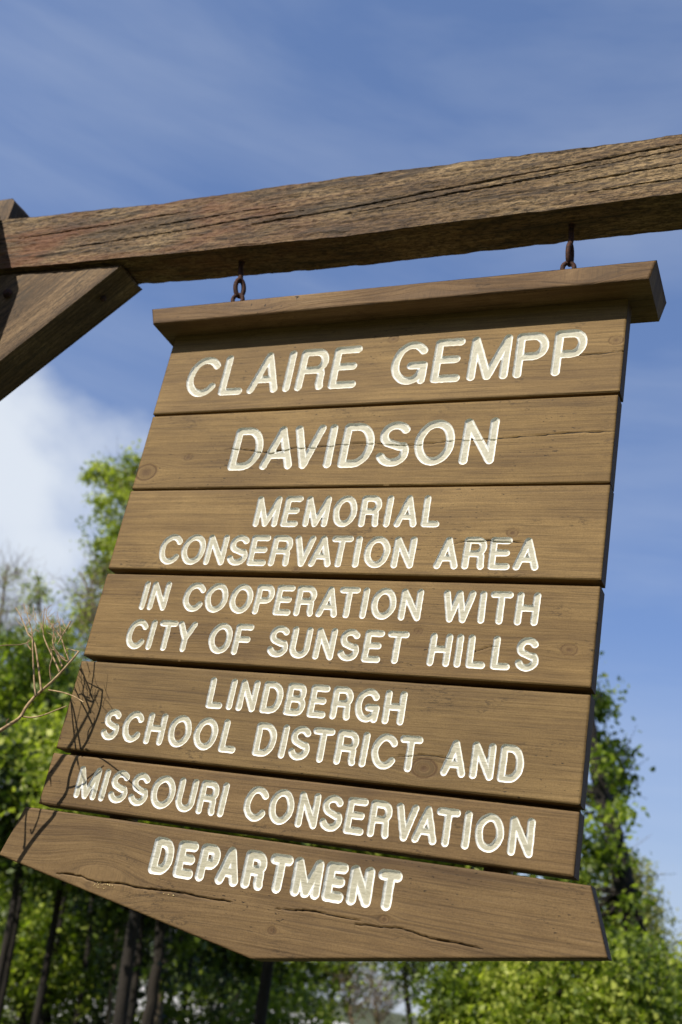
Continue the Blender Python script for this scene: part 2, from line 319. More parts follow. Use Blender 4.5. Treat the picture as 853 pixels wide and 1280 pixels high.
LETTERS = [(.0092,[('C',-1.3468,.0674,1.1635,1.2514),('L',-1.2549,.0435,1.1638,1.2517),('A',-1.1816,.0583,1.1641,1.252),('I',-1.0942,.0,1.1643,1.2521),('R',-1.0645,.0517,1.1645,1.2523),('E',-.985,.0467,1.1648,1.2526),('G',-.8465,.0635,1.1653,1.253),('E',-.7552,.0458,1.1656,1.2533),('M',-.6774,.0671,1.1659,1.2536),('P',-.5832,.0485,1.1662,1.2539),('P',-.507,.0474,1.1664,1.2541)]),
 (.0092,[('D',-1.1804,.0564,.9736,1.0599),('A',-1.1044,.0586,.9739,1.0599),('V',-1.0375,.0534,.9741,1.06),('I',-.9564,.0,.9743,1.06),('D',-.9236,.0552,.9745,1.06),('S',-.8433,.0529,.9748,1.0601),('O',-.7635,.0657,.9751,1.0602),('N',-.6657,.0524,.9754,1.0602)]),
 (.007,[('M',-1.0896,.0428,.8397,.896),('E',-1.0254,.0263,.8397,.8958),('M',-.9764,.0412,.8398,.8956),('O',-.9136,.0384,.8398,.8954),('R',-.8549,.03,.8399,.8952),('I',-.8015,.0,.8399,.8951),('A',-.779,.0331,.8399,.8949),('L',-.7244,.0237,.84,.8947)]),
 (.007,[('C',-1.2976,.0419,.7527,.8083),('O',-1.2429,.0432,.7529,.8082),('N',-1.1835,.0349,.7531,.8081),('S',-1.1313,.0338,.7533,.8079),('E',-1.0819,.0298,.7534,.8078),('R',-1.0331,.0334,.7536,.8077),('V',-.9829,.0318,.7537,.8076),('A',-.9446,.0352,.7539,.8075),('T',-.9031,.0323,.754,.8074),('I',-.8511,.0,.7541,.8074),('O',-.8298,.0397,.7542,.8073),('N',-.7708,.032,.7544,.8071),('A',-.6851,.0333,.7547,.807),('R',-.6313,.0306,.7549,.8068),('E',-.5813,.0275,.755,.8067),('A',-.5341,.0335,.7552,.8066)]),
 (.0067,[('I',-1.3097,.0,.6507,.7011),('N',-1.2903,.0321,.6507,.7011),('C',-1.2094,.0391,.6507,.7011),('O',-1.1579,.0394,.6507,.701),('O',-1.1009,.0388,.6507,.701),('P',-1.044,.0285,.6507,.7009),('E',-.9994,.0262,.6507,.7009),('R',-.9545,.0303,.6507,.7009),('A',-.9061,.0318,.6507,.7009),('T',-.8652,.0302,.6507,.7008),('I',-.8157,.0,.6507,.7008),('O',-.7959,.0372,.6507,.7008),('N',-.7386,.0308,.6507,.7007),('W',-.6569,.0489,.6507,.7007),('I',-.587,.0,.6507,.7006),('T',-.5677,.0289,.6507,.7006),('H',-.5196,.0298,.6507,.7006)]),
 (.0067,[('C',-1.3213,.037,.5657,.6173),('I',-1.2683,.0,.5658,.6173),('T',-1.2481,.0304,.5659,.6173),('Y',-1.2031,.0309,.566,.6172),('O',-1.1261,.0388,.5662,.6172),('F',-1.0702,.0265,.5663,.6171),('S',-.9945,.0319,.5665,.6171),('U',-.9462,.0299,.5666,.617),('N',-.8952,.0296,.5668,.617),('S',-.8459,.0302,.5669,.617),('E',-.7959,.0251,.567,.6169),('T',-.7512,.0288,.5671,.6169),('H',-.6686,.0294,.5673,.6168),('I',-.6187,.0,.5674,.6168),('L',-.5971,.0227,.5675,.6168),('L',-.5518,.0224,.5676,.6167),('S',-.5099,.0287,.5677,.6167)]),
 (.0068,[('L',-1.0984,.0229,.4582,.5066),('I',-1.0532,.0,.4581,.5065),('N',-1.0317,.0277,.4579,.5064),('D',-.9816,.031,.4577,.5063),('B',-.9312,.029,.4574,.5061),('E',-.883,.0246,.4572,.506),('R',-.8376,.028,.457,.5058),('G',-.7911,.0351,.4568,.5057),('H',-.7358,.0286,.4565,.5055)]),
 (.0068,[('S',-1.3184,.0276,.3786,.4279),('C',-1.2709,.0337,.3785,.4278),('H',-1.2167,.03,.3784,.4278),('O',-1.1657,.0377,.3782,.4277),('O',-1.1082,.038,.3781,.4276),('L',-1.0486,.0234,.3779,.4275),('D',-.9774,.0315,.3777,.4274),('I',-.9235,.0,.3776,.4274),('S',-.9055,.0291,.3775,.4273),('T',-.8621,.03,.3774,.4273),('R',-.8131,.0297,.3773,.4272),('I',-.7642,.0,.3772,.4271),('C',-.7442,.0357,.3771,.4271),('T',-.6942,.0294,.377,.427),('A',-.6142,.0311,.3768,.4269),('N',-.5629,.0284,.3767,.4268),('D',-.5144,.029,.3765,.4268)]),
 (.0067,[('M',-1.3421,.0387,.2623,.3115),('I',-1.2831,.0,.2623,.3115),('S',-1.2644,.0299,.2623,.3115),('S',-1.2175,.0298,.2623,.3115),('O',-1.1699,.0392,.2623,.3115),('U',-1.1131,.0282,.2623,.3115),('R',-1.0663,.0275,.2623,.3115),('I',-1.0207,.0,.2623,.3115),('C',-.9707,.036,.2623,.3116),('O',-.92,.0362,.2623,.3116),('N',-.864,.0288,.2623,.3116),('S',-.8182,.0296,.2623,.3116),('E',-.7712,.0252,.2623,.3116),('R',-.7275,.0273,.2623,.3116),('V',-.6806,.027,.2623,.3116),('A',-.6464,.0308,.2623,.3116),('T',-.6089,.0286,.2623,.3116),('I',-.5602,.0,.2622,.3116),('O',-.5401,.0354,.2622,.3116),('N',-.4838,.0286,.2622,.3116)]),
 (.0092,[('D',-1.1329,.029,.1509,.1985),('E',-1.0807,.0237,.1511,.1985),('P',-1.0338,.0244,.1513,.1986),('A',-.9939,.0288,.1515,.1987),('R',-.942,.0264,.1517,.1988),('T',-.8935,.0259,.1518,.1988),('M',-.8459,.0376,.1521,.1989),('E',-.7863,.0225,.1523,.199),('N',-.7417,.0264,.1524,.1991),('T',-.6912,.0244,.1526,.1992)])]
def seg_dist(X, Z, strokes):
    D = np.full(X.shape, 1e3)
    for st in strokes:
        for (ax, az), (bx, bz) in zip(st[:-1], st[1:]):
            dx, dz = bx-ax, bz-az; l2 = dx*dx+dz*dz+1e-12
            t = np.clip(((X-ax)*dx+(Z-az)*dz)/l2, 0, 1)
            D = np.minimum(D, np.hypot(X-ax-t*dx, Z-az-t*dz))
    return D
def poly_sd(X, Z, poly):
    """distance inside a convex polygon (positive inside)"""
    D = np.full(X.shape, 1e3); n = len(poly)
    for i in range(n):
        ax, az = poly[i]; bx, bz = poly[(i+1) % n]; l = math.hypot(bx-ax, bz-az)
        D = np.minimum(D, ((bx-ax)*(Z-az)-(bz-az)*(X-ax))/l)
    return D
def clip_grid(xs, zs, F):
    """cells of the grid where F > 0, cut exactly along F = 0; returns 2-D verts, quads, ngons, rim flag"""
    nx, nz = len(xs), len(zs)
    X, Z = np.meshgrid(xs, zs, indexing='ij'); P = F > 0
    idx = np.arange(nx*nz).reshape(nx, nz)
    cnt = P[:-1, :-1].astype(int)+P[1:, :-1]+P[1:, 1:]+P[:-1, 1:]
    full = cnt == 4
    quads = np.stack([idx[:-1, :-1][full], idx[1:, :-1][full], idx[1:, 1:][full], idx[:-1, 1:][full]], -1)
    extra = []; cache = {}; ngons = []
    mi, mj = np.nonzero((cnt > 0) & (cnt < 4))
    base = nx*nz
    for i, j in zip(mi.tolist(), mj.tolist()):
        cs = ((i, j), (i+1, j), (i+1, j+1), (i, j+1)); face = []
        for k in range(4):
            a = cs[k]; b = cs[(k+1) % 4]; fa = F[a]; fb = F[b]
            if fa > 0: face.append(int(idx[a]))
            if (fa > 0) != (fb > 0):
                key = (a, b) if a < b else (b, a)
                if key not in cache:
                    t = fa/(fa-fb); t = min(max(t, 0.02), 0.98)
                    cache[key] = base+len(extra)
                    extra.append((X[a]+(X[b]-X[a])*t, Z[a]+(Z[b]-Z[a])*t))
                face.append(cache[key])
        if len(face) >= 3: ngons.append(face)
    V = np.stack([X.ravel(), Z.ravel()], -1)
    if extra: V = np.concatenate([V, np.array(extra)])
    rim = np.zeros(len(V), bool); rim[base:] = True
    used = np.zeros(len(V), bool); used[quads.ravel()] = True
    for f in ngons: used[f] = True
    remap = np.cumsum(used)-1
    return V[used], remap[quads], [[int(remap[i]) for i in f] for f in ngons], rim[used]

def grain_field(X, Z, knots, seed):
    """across-grain coordinate bent round the knots, and the knot mask"""
    G = Z+0.013*fbm(X*1.5+seed, Z*3.5+seed*2, 3); K = np.zeros(X.shape)
    for kx, kz, kr, st in knots:
        dx = (X-kx); dz = (Z-kz); rr = np.hypot(dx/1.35, dz)+kr*0.12*fbm(X/kr+seed, Z/kr, 2)
        infl = np.exp(-(dx/(kr*3.2))**2-(dz/(kr*2.2))**2)
        G = G-st*kr*np.tanh(dz/kr)*infl
        k = np.maximum(.8*np.exp(-((rr-kr)/(.16*kr))**2), np.where(rr < kr, .36+.6*np.exp(-(rr/(.38*kr))**2), 0)); K = np.maximum(K, k)
        if kr < .03: G = np.where(rr < kr, kz+rr*0.9, G)
        else: K = np.where(rr < kr*1.6, 0, K)
    return G, K
def crack_field(X, Z, cracks):
    D = np.full(X.shape, 9.0)
    for pts, w0 in cracks:
        px = np.array([p[0] for p in pts]); pz = np.array([p[1] for p in pts])
        zc = np.interp(X, px, pz)+0.0022*fbm(X*38, X*0+3.3, 4)
        span = np.clip(np.minimum(X-px[0], px[-1]-X)/0.02, -1, 1)
        w = w0*(0.35+0.65*np.clip(span, 0, 1))*(0.75+0.5*fbm(X*22, X*0+9.1, 2)+0.2)
        d = (Z-zc)/np.maximum(w, 1e-4)
        d = np.where(span < 0, np.abs(d)+9, d)
        D = np.where(np.abs(d) < np.abs(D), d, D)
    return D
def relief(X, Z, G, K, C, seed, amp, crackdepth):
    h = amp*fbm(X*9+seed, G*260+seed, 3)+amp*1.5*fbm(X*3, G*34+seed, 2)
    h = h-0.0008*K
    h = h-crackdepth*np.clip(1.25-np.abs(C), 0, 1)
    return h
def board(name, poly, y0, y1, parent, mat, step=0.0025, letters=(), knots=(), cracks=(), amp=0.00016, seed=1.0,
          round_=0.003, crackdepth=0.003, tilt=0.0, wear=0.0006):
    """a plank: finely modelled front face with the letter holes cut out, bevelled rim, sides and back"""
    org = origin_of(parent)
    px = [p[0] for p in poly]; pz = [p[1] for p in poly]
    xs = np.arange(min(px)-step, max(px)+2*step, step); zs = np.arange(min(pz)-step, max(pz)+2*step, step)
    X, Z = np.meshgrid(xs, zs, indexing='ij')
    Fp = poly_sd(X, Z, poly)+wear*(fbm(X*40+seed, Z*40, 3)-0.6)
    F = Fp
    LS = []
    for r, (ch, x0, w, zb, zt) in letters:
        st = [[(x0+u*w+0.0004*math.sin(v*9+x0*50), zb+v*(zt-zb)) for u, v in s] for s in glyph(ch)]
        LS.append((ch, st, r, x0, w, zb, zt))
        m = 0.02
        i0, i1 = np.searchsorted(xs, [x0-m, x0+w+m]); j0, j1 = np.searchsorted(zs, [zb-m, zt+m])
        sub = seg_dist(X[i0:i1, j0:j1], Z[i0:i1, j0:j1], st)-r-0.0007*fbm(X[i0:i1, j0:j1]*160, Z[i0:i1, j0:j1]*160, 2)
        F = F.copy() if F is Fp else F
        F[i0:i1, j0:j1] = np.minimum(F[i0:i1, j0:j1], sub)
    V2, Q, N, rim = clip_grid(xs, zs, F)
    def surf(V2):
        x, z = V2[:, 0], V2[:, 1]
        G, K = grain_field(x, z, knots, seed); C = crack_field(x, z, cracks)
        return relief(x, z, G, K, C, seed, amp, crackdepth), G, K, C
    h, G, K, C = surf(V2)
    e = poly_sd(V2[:, 0], V2[:, 1], poly)
    edge = np.clip(1-e/round_, 0, 1); h = h-round_*0.75*edge**2
    nf = len(V2)
    Vf = np.stack([V2[:, 0], y0-h, V2[:, 1]], -1)
    # sides and back
    n = len(poly); pp = np.array(poly); c = pp.mean(0)
    nz_ = 6; per = []; 
    for i in range(n):
        a = pp[i]; b = pp[(i+1) % n]; m = max(2, int(np.hypot(*(b-a))/0.02))
        for k in range(m): per.append(a+(b-a)*k/m)
    per = np.array(per); m = len(per)
    rows = []
    for yy in np.linspace(y0+round_*0.55, y1, 4):
        jit = 0.0005*fbm(per[:, 0]*30+yy*200, per[:, 1]*30, 2)
        rows.append(np.stack([per[:, 0]*1, np.full(m, yy), per[:, 1]+jit], -1))
    Vs = np.concatenate(rows)
    i = np.arange(3)[:, None]*m; j = np.arange(m)[None, :]; j2 = (j+1) % m
    Qs = np.stack([i+j, i+j2, i+m+j2, i+m+j], -1).reshape(-1, 4)[:, ::-1]+nf
    back = [nf+3*m+k for k in range(m)]
    Va = np.concatenate([Vf, Vs])-org
    me = mesh_np(name, Va, F4=np.concatenate([Q, Qs]), ngons=N+[back], mat=mat)
    gcs = np.stack([Vs[:, 0], Vs[:, 2]+1.7*Vs[:, 1], np.where((Vs[:, 0] > max(px)-.004) | (Vs[:, 0] < min(px)+.004) | (len(poly) == 5) & (Vs[:, 0] > max(px)-.036), .85, 0)], -1)
    gc = np.concatenate([np.stack([V2[:, 0], G, K], -1), gcs])
    attr(me, 'gc', gc, 'FLOAT_VECTOR'); attr(me, 'ck', np.concatenate([C, np.full(len(Vs), 9.0)]))
    sm = np.zeros(len(me.polygons), bool); sm[:len(Q)] = True; me.polygons.foreach_set('use_smooth', sm)
    o = link(name, me, parent)
    for ch, st, r, x0, w, zb, zt in LS:
        m = r+0.003; s = 0.0011 if r > 0.007 else 0.00095
        lx = np.arange(x0-m, x0+w+m+s, s); lz = np.arange(zb-m, zt+m+s, s)
        A, B = np.meshgrid(lx, lz, indexing='ij')
        Fd = r-seg_dist(A, B, st)+0.0007*fbm(A*160, B*160, 2)
        v2, q, ng, rm = clip_grid(lx, lz, Fd)
        t = r-seg_dist(v2[:, 0], v2[:, 1], st)+0.0007*fbm(v2[:, 0]*160, v2[:, 1]*160, 2); t[rm] = 0
        wdt = r*0.56; u = np.clip(t/wdt, 0, 1); dep = r*0.50*(0.15*np.minimum(1, u*8)+0.85*np.sin(u*np.pi/2))
        dep = dep+0.0005*(u)*fbm(v2[:, 0]*120, v2[:, 1]*120, 2)
        hh, G2, K2, C2 = surf(v2)
        Vl = np.stack([v2[:, 0], y0-hh+dep, v2[:, 1]], -1)-org
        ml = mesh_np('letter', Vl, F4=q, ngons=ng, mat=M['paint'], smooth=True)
        attr(ml, 'gc', np.stack([v2[:, 0], v2[:, 1], t/r], -1), 'FLOAT_VECTOR')
        link('letter', ml, o)
    return o

# ------------------------------------------------------------------ the hanging sign
H = CAM_H; YS = 1.755
sign = thing('hanging_sign', 'large brown plank sign with carved white letters hanging from two rusty hooks under the beam', 'sign', (-0.90, 1.774, 0.0342+H))
PLK = [  # x0, x1, z0, z1 , lines
 (-1.4225, -0.3795, 1.1145, 1.3290, (0,)), (-1.4205, -0.3815, 0.9235, 1.1085, (1,)),
 (-1.4220, -0.3810, 0.7335, 0.9195, (2, 3)), (-1.4205, -0.3812, 0.5400, 0.7222, (4, 5)),
 (-1.4210, -0.3807, 0.3465, 0.5282, (6, 7)), (-1.4240, -0.3805, 0.2366, 0.3365, (8,))]
KN = [[(-.396, 1.231, .010, .5), (-.862, 1.272, .009, .6)],
      [(-1.395, .965, .019, 1.0), (-1.296, .999, .007, .8), (-.93, 1.0, .006, .5)],
      [(-.975, .741, .006, .6), (-.55, .822, .008, .5)],
      [(-.424, .604, .010, .8), (-.70, .625, .006, .4)],
      [(-.650, .380, .016, .9), (-1.150, .398, .010, .6)],
      [(-.60, .262, .005, .6)]]
CK = [[([(-.47, 1.20), (-.38, 1.205)], .0010)],
      [([(-1.21, 1.017), (-1.169, 1.017), (-1.096, 1.005), (-1.035, 1.015), (-.984, 1.016), (-.932, 1.021), (-.858, 1.020), (-.784, 1.013), (-.718, 1.017), (-.691, 1.023), (-.642, 1.021), (-.55, 1.024), (-.443, 1.029), (-.38, 1.030)], .0011)],
      [([(-.662, .799), (-.635, .805), (-.593, .807), (-.551, .804), (-.523, .802)], .0013)],
      [([(-.59, .592), (-.57, .600), (-.55, .604)], .0008)],
      [([(-.70, .396), (-.66, .402), (-.60, .401)], .0010)],
      []]
HW = lambda L: [tuple((p[0], p[1]+H)) for p in L]
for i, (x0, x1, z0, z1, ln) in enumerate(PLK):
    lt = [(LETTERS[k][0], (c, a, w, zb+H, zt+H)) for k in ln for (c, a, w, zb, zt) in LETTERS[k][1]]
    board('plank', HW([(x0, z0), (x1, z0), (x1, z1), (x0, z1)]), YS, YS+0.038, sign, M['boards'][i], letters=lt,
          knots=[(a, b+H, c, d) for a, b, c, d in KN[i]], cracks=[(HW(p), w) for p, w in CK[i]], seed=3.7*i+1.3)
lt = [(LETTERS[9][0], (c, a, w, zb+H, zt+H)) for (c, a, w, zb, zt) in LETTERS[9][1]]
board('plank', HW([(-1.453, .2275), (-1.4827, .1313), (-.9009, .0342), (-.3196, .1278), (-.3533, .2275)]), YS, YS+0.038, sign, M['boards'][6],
      step=0.0017, letters=lt, knots=[(-.873, .084+H, .006, .9), (-.678, .130+H, .006, 1.4), (-1.238, .117+H, .034, 1.3)],
      cracks=[(HW([(-1.338, .116), (-1.282, .118), (-1.247, .113), (-1.2, .116), (-1.157, .116), (-1.085, .118), (-1.009, .117), (-.957, .119)]), .0013),
              (HW([(-.876, .118), (-.805, .124), (-.752, .122), (-.718, .122)]), .0011),
              (HW([(-.728, .115), (-.651, .121), (-.595, .114), (-.507, .111)]), .0012)], seed=31.0, amp=0.00022, crackdepth=0.006)
# cap board: ends cut in towards the bottom
board('cap_board', HW([(-1.452, 1.3255), (-.333, 1.3265), (-.3215, 1.3705), (-1.468, 1.3695)]), 1.700, 1.838, sign, M['cap'],
      step=0.0025, knots=[(-1.19, 1.36+H, .032, 1.0), (-.78, 1.335+H, .034, 1.0), (-.45, 1.352+H, .031, 1.1)], seed=50.0, amp=0.0004, round_=0.004)
bx = np.array([(x, y, z) for x in (-1.412, -.390) for y in (YS+0.0385, YS+0.0505) for z in (.262+H, 1.322+H)])-origin_of(sign)
me = mesh_np('backing_board', bx, F4=[(0, 1, 3, 2), (4, 6, 7, 5), (0, 4, 5, 1), (2, 3, 7, 6), (0, 2, 6, 4), (1, 5, 7, 3)], mat=M['board'])
attr(me, 'gc', bx[:, [0, 2, 1]]*[1, 1, 0], 'FLOAT_VECTOR'); attr(me, 'ck', np.full(8, 9.0)); link('backing_board', me, sign)
for xb in (-1.270, -0.520):
    bx = np.array([(x, y, z) for x in (xb-.02, xb+.02) for y in (YS+0.0395 if 0 else YS+0.052, YS+0.09) for z in (.150+H, 1.325+H)])-origin_of(sign)
    me = mesh_np('batten', bx, F4=[(0, 1, 3, 2), (4, 6, 7, 5), (0, 4, 5, 1), (2, 3, 7, 6), (0, 2, 6, 4), (1, 5, 7, 3)], mat=M['board'])
    attr(me, 'gc', bx[:, [2, 0, 1]]*[1, 1, 0], 'FLOAT_VECTOR'); attr(me, 'ck', np.full(8, 9.0)); link('batten', me, sign)
# yellow crumbs of seed caught on the crack of the bottom plank
rg = random.Random(5); V = []; F = []
for k in range(26):
    x = -1.232+rg.gauss(0, .012); z = .1125+H-abs(rg.gauss(0, .004)); s = rg.uniform(.0006, .0016)
    if k > 21: x, z = -1.16+rg.uniform(-.03, .09), .112+H
    b = len(V); V += [(x-s, YS-.0006, z), (x+s, YS-.0006, z-s*.4), (x, YS-.0022, z), (x, YS-.0006, z+s)]
    F += [(b, b+1, b+2), (b+1, b+3, b+2), (b+3, b, b+2)]
me = mesh_np('seed_husk', np.array(V)-origin_of(sign), F3=F, mat=simple('seed', (.6, .45, .16), (.75, .6, .3), 50)); s_ = link('seed_husk', me, sign); s_['kind'] = 'stuff'

def ring_path(c, rx, rz, ang=0.0, n=28, a0=0, a1=360, yaw=0.0):
    t = np.radians(np.linspace(a0, a1, n)); x = rx*np.cos(t); z = rz*np.sin(t)
    X = x*math.cos(ang)-z*math.sin(ang); Z = x*math.sin(ang)+z*math.cos(ang)
    return np.stack([c[0]+X*math.cos(yaw), c[1]+X*math.sin(yaw), c[2]+Z], -1)
def metal(name, paths, parent, seg=10):
    V, F = tubes(paths, seg); return link(name, mesh_np(name, V-origin_of(parent), F4=F, mat=M['rust'], smooth=True), parent)
for xc, zc in ((-1.288, 1.428), (-0.510, 1.426)):
    P = ring_path((xc, 1.77, zc+H), .0118, .0142, yaw=0.25); q = [(P, np.full(len(P), .0050)),
        (np.array([(xc, 1.77, zc+H-.013), (xc, 1.77, zc+H-.04), (xc, 1.77, 1.366+H)]), np.full(3, .0052))]
    metal('eye_bolt', q, sign)

# ------------------------------------------------------------------ post, beam and brace
gal = thing('sign_gallows', 'weathered rough sawn timber post with long beam and diagonal brace that the sign hangs from', 'sign post', (-2.22, 1.87, 0.0))
def beam():
    org = origin_of(gal)
    n = 900; xs = np.linspace(-2.36, 0.10, n)
    zb = np.interp(xs, [-2.36, -1.95, -1.507, -1.027, -.286, .1], [1.575, 1.5596, 1.5445, 1.534, 1.540, 1.543])
    zt = np.interp(xs, [-2.36, -2.06, -1.555, -1.062, -.295, .1], [1.747, 1.733, 1.7095, 1.709, 1.6925, 1.688])
    ya, yb = 1.715, 1.822
    # perimeter parameters: front up, top back, back down, bottom front
    def side(m): return np.linspace(0, 1, m, endpoint=False)
    nf, nt_, nb, nm = 96, 20, 14, 40
    U = np.concatenate([np.stack([0*side(nf), side(nf)], -1), np.stack([side(nt_), 0*side(nt_)+1], -1),
                        np.stack([0*side(nb)+1, 1-side(nb)], -1), np.stack([1-side(nm), 0*side(nm)], -1)])
    m = len(U); kind = np.concatenate([np.full(nf, 0), np.full(nt_, 1), np.full(nb, 2), np.full(nm, 3)])
    X = np.repeat(xs[:, None], m, 1); Y = ya+(yb-ya)*np.repeat(U[None, :, 0], n, 0)
    Z = zb[:, None]+(zt-zb)[:, None]*U[None, :, 1]
    # ragged arrises
    Z = Z+np.where(U[None, :, 1] > 0.97, 0.0045*fbm(X*16, Y*8+3, 4)-0.0005, 0)
    Z = Z+np.where((U[None, :, 1] < 0.03), 0.003*fbm(X*18+7, Y*25, 4), 0)
    rear = (kind == 3)[None, :]*(U[None, :, 0] > 0.9)
    Z = Z+rear*0.004*np.maximum(0, fbm(X*26+2, Y*2, 3))
    Y = Y-np.where((kind == 0)[None, :]*(U[None, :, 1] > 0.02)*(U[None, :, 1] < 0.98),
                   0.0022*fbm(X*8, Z*90, 4)+0.0026*fbm(X*42, Z*150, 3)+0.002*fbm(X*2, Z*14, 2), 0)
    # the long drying cracks that climb to the right
    cr = [(-1.80, 1.605, -1.10, 1.630, .0012), (-1.28, 1.603, -.28, 1.665, .0020), (-.86, 1.610, .05, 1.675, .0011), (-1.02, 1.602, -.55, 1.628, .0012), (-.55, 1.600, .05, 1.632, .0012), (-2.0, 1.66, -1.45, 1.674, .0011), (-1.6, 1.64, -1.2, 1.652, .001), (-.5, 1.57, .0, 1.59, .001)]
    C = np.full(X.shape, 9.0)
    for x0, z0, x1, z1, w0 in cr:
        zc = z0+(z1-z0)*(X-x0)/(x1-x0)+0.012*fbm(X*2.1+z0*9, X*0+z1, 2)+0.0012*fbm(X*24, X*0+z0, 2)
        sp_ = np.clip(np.minimum(X-x0, x1-X)/.08, 0, 1); w = w0*sp_*(.55+.9*np.clip(fbm(X*9+z0*40, X*0, 3)+.4, 0, 1))+1e-4
        d = (Z-zc)/w; d = np.where(sp_ <= 0, 9, d); C = np.where((np.abs(d) < np.abs(C)) & (kind == 0)[None, :], d, C)
    Y = Y+0.006*np.clip(1.2-np.abs(C), 0, 1)*(kind == 0)[None, :]
    V = np.stack([X, Y, Z+H], -1).reshape(-1, 3)
    i = np.arange(n-1)[:, None]*m; j = np.arange(m)[None, :]; j2 = (j+1) % m
    Q = np.stack([i+j, i+m+j, i+m+j2, i+j2], -1).reshape(-1, 4)[:, ::-1]
    me = mesh_np('beam', V-org, F4=Q, ngons=[list(range(m)), list(range((n-1)*m, n*m))[::-1]], mat=M['beam'])
    along = X+1.75; G = np.where(kind[None, :] % 2 == 0, Z-0.045*(X+1), Y)+.008*fbm(X*2, Z*3, 2)
    attr(me, 'gc', np.stack([along, G, 0*X], -1).reshape(-1, 3), 'FLOAT_VECTOR'); attr(me, 'ck', C.ravel())
    sm = np.ones(len(me.polygons), bool); me.polygons.foreach_set('use_smooth', sm)
    try: me.set_sharp_from_angle(angle=R(40))
    except Exception: pass
    link('beam', me, gal)
beam()
def timber(name, poly, y0, y1, mat, direction, org_parent, seed=0.0, st=0.008):
    """squared timber: convex outline in x-z, sides and both faces gridded, sawn relief; direction = grain angle"""
    org = origin_of(org_parent); pp = np.array(poly); n = len(pp)
    px, pz = pp[:, 0], pp[:, 1]
    xs = np.arange(px.min()-st, px.max()+2*st, st); zs = np.arange(pz.min()-st, pz.max()+2*st, st)
    X, Z = np.meshgrid(xs, zs, indexing='ij'); F = poly_sd(X, Z, poly)
    V2, Q, N, rim = clip_grid(xs, zs, F)
    ca, sa = math.cos(direction), math.sin(direction)
    u = V2[:, 0]*ca+V2[:, 1]*sa; v = -V2[:, 0]*sa+V2[:, 1]*ca
    e = np.clip(1-poly_sd(V2[:, 0], V2[:, 1], poly)/.005, 0, 1)
    h = .0022*fbm(u*6+seed, v*70+seed, 4)+.0015*fbm(u*2, v*12+seed, 2)
    Vf = np.stack([V2[:, 0], y0-h*(1-e)+.002*e*e, V2[:, 1]], -1); nf = len(V2)
    per = []
    for i in range(n):
        a = pp[i]; b = pp[(i+1) % n]; m = max(2, int(np.hypot(*(b-a))/st))
        for k in range(m): per.append(a+(b-a)*k/m)
    per = np.array(per); m = len(per); ny = max(3, int((y1-y0)/st)); rows = []
    pu = per[:, 0]*ca+per[:, 1]*sa; c = pp.mean(0)
    for yy in np.linspace(y0+.0015, y1, ny):
        j = .0018*fbm(pu*7+seed, np.full(m, yy*60), 3)*(1 if y0+.01 < yy < y1-.004 else .8)
        dd = (per-c); dd /= np.linalg.norm(dd, axis=1)[:, None]
        rows.append(np.stack([per[:, 0]+dd[:, 0]*j, np.full(m, yy), per[:, 1]+dd[:, 1]*j], -1))
    Vs = np.concatenate(rows); i = np.arange(ny-1)[:, None]*m; j = np.arange(m)[None, :]; j2 = (j+1) % m
    Qs = np.stack([i+j, i+j2, i+m+j2, i+m+j], -1).reshape(-1, 4)[:, ::-1]+nf
    Va = np.concatenate([Vf, Vs]); me = mesh_np(name, Va-org, F4=np.concatenate([Q, Qs]), ngons=N+[[nf+(ny-1)*m+k for k in range(m)]], mat=mat)
    us = Vs[:, 0]*ca+Vs[:, 2]*sa; vs = Vs[:, 1]*1.0+(-Vs[:, 0]*sa+Vs[:, 2]*ca)*.25
    attr(me, 'gc', np.concatenate([np.stack([u, v, 0*u], -1), np.stack([us, vs, 0*us], -1)]), 'FLOAT_VECTOR')
    attr(me, 'ck', np.full(len(Va), 9.0)); return link(name, me, org_parent)
timber('brace', HW([(-1.630, 1.5405), (-2.02, 1.556), (-2.30, 1.296), (-2.30, .924)]), 1.731, 1.832, M['post'], R(42.6), gal, 4.0)
# two uprights clasp the beam: the rear one shows above the beam, the front one is just out of the picture
timber('post', HW([(-2.315, -1.62), (-2.187, -1.62), (-2.187, 1.908), (-2.200, 1.925), (-2.315, 1.925)]), 1.8255, 1.930, M['post'], R(90), gal, 9.0, 0.012)
timber('post', HW([(-2.315, -1.62), (-2.078, -1.62), (-2.078, 1.738), (-2.196, 1.905), (-2.315, 1.92)]), 1.465, 1.7120, M['post'], R(90), gal, 14.0, 0.012)
# beam hooks: screw eyes whose long loops hold the rings of the sign
for xt, xm, xb, yaw in ((-1.305, -1.298, -1.285, 0.9), (-0.514, -0.512, -0.509, 1.45)):
    P = ring_path(((xm+xb)/2, 1.77, 1.462+H), .0105, .0225, ang=0.18, yaw=yaw)
    q = [(P, np.full(len(P), .0056)), (smooth_path([(xt, 1.77, 1.565+H), (xt, 1.77, 1.53+H), (xm, 1.77, 1.50+H), ((xm+xb)/2-.003, 1.77, 1.480+H)], 5), np.full(16, .0060))]
    metal('screw_eye', q, gal)
    V = np.array([(xt+.008*math.cos(t), 1.77+.008*math.sin(t), z) for z in (1.536+H, 1.5415+H) for t in np.linspace(0, 2*math.pi, 13)[:-1]])
    link('bolt_hole', mesh_np('bolt_hole', V-origin_of(gal), F4=[(a, (a+1) % 12, 12+(a+1) % 12, 12+a) for a in range(12)], ngons=[list(range(12))[::-1]], mat=M['rust']), gal)
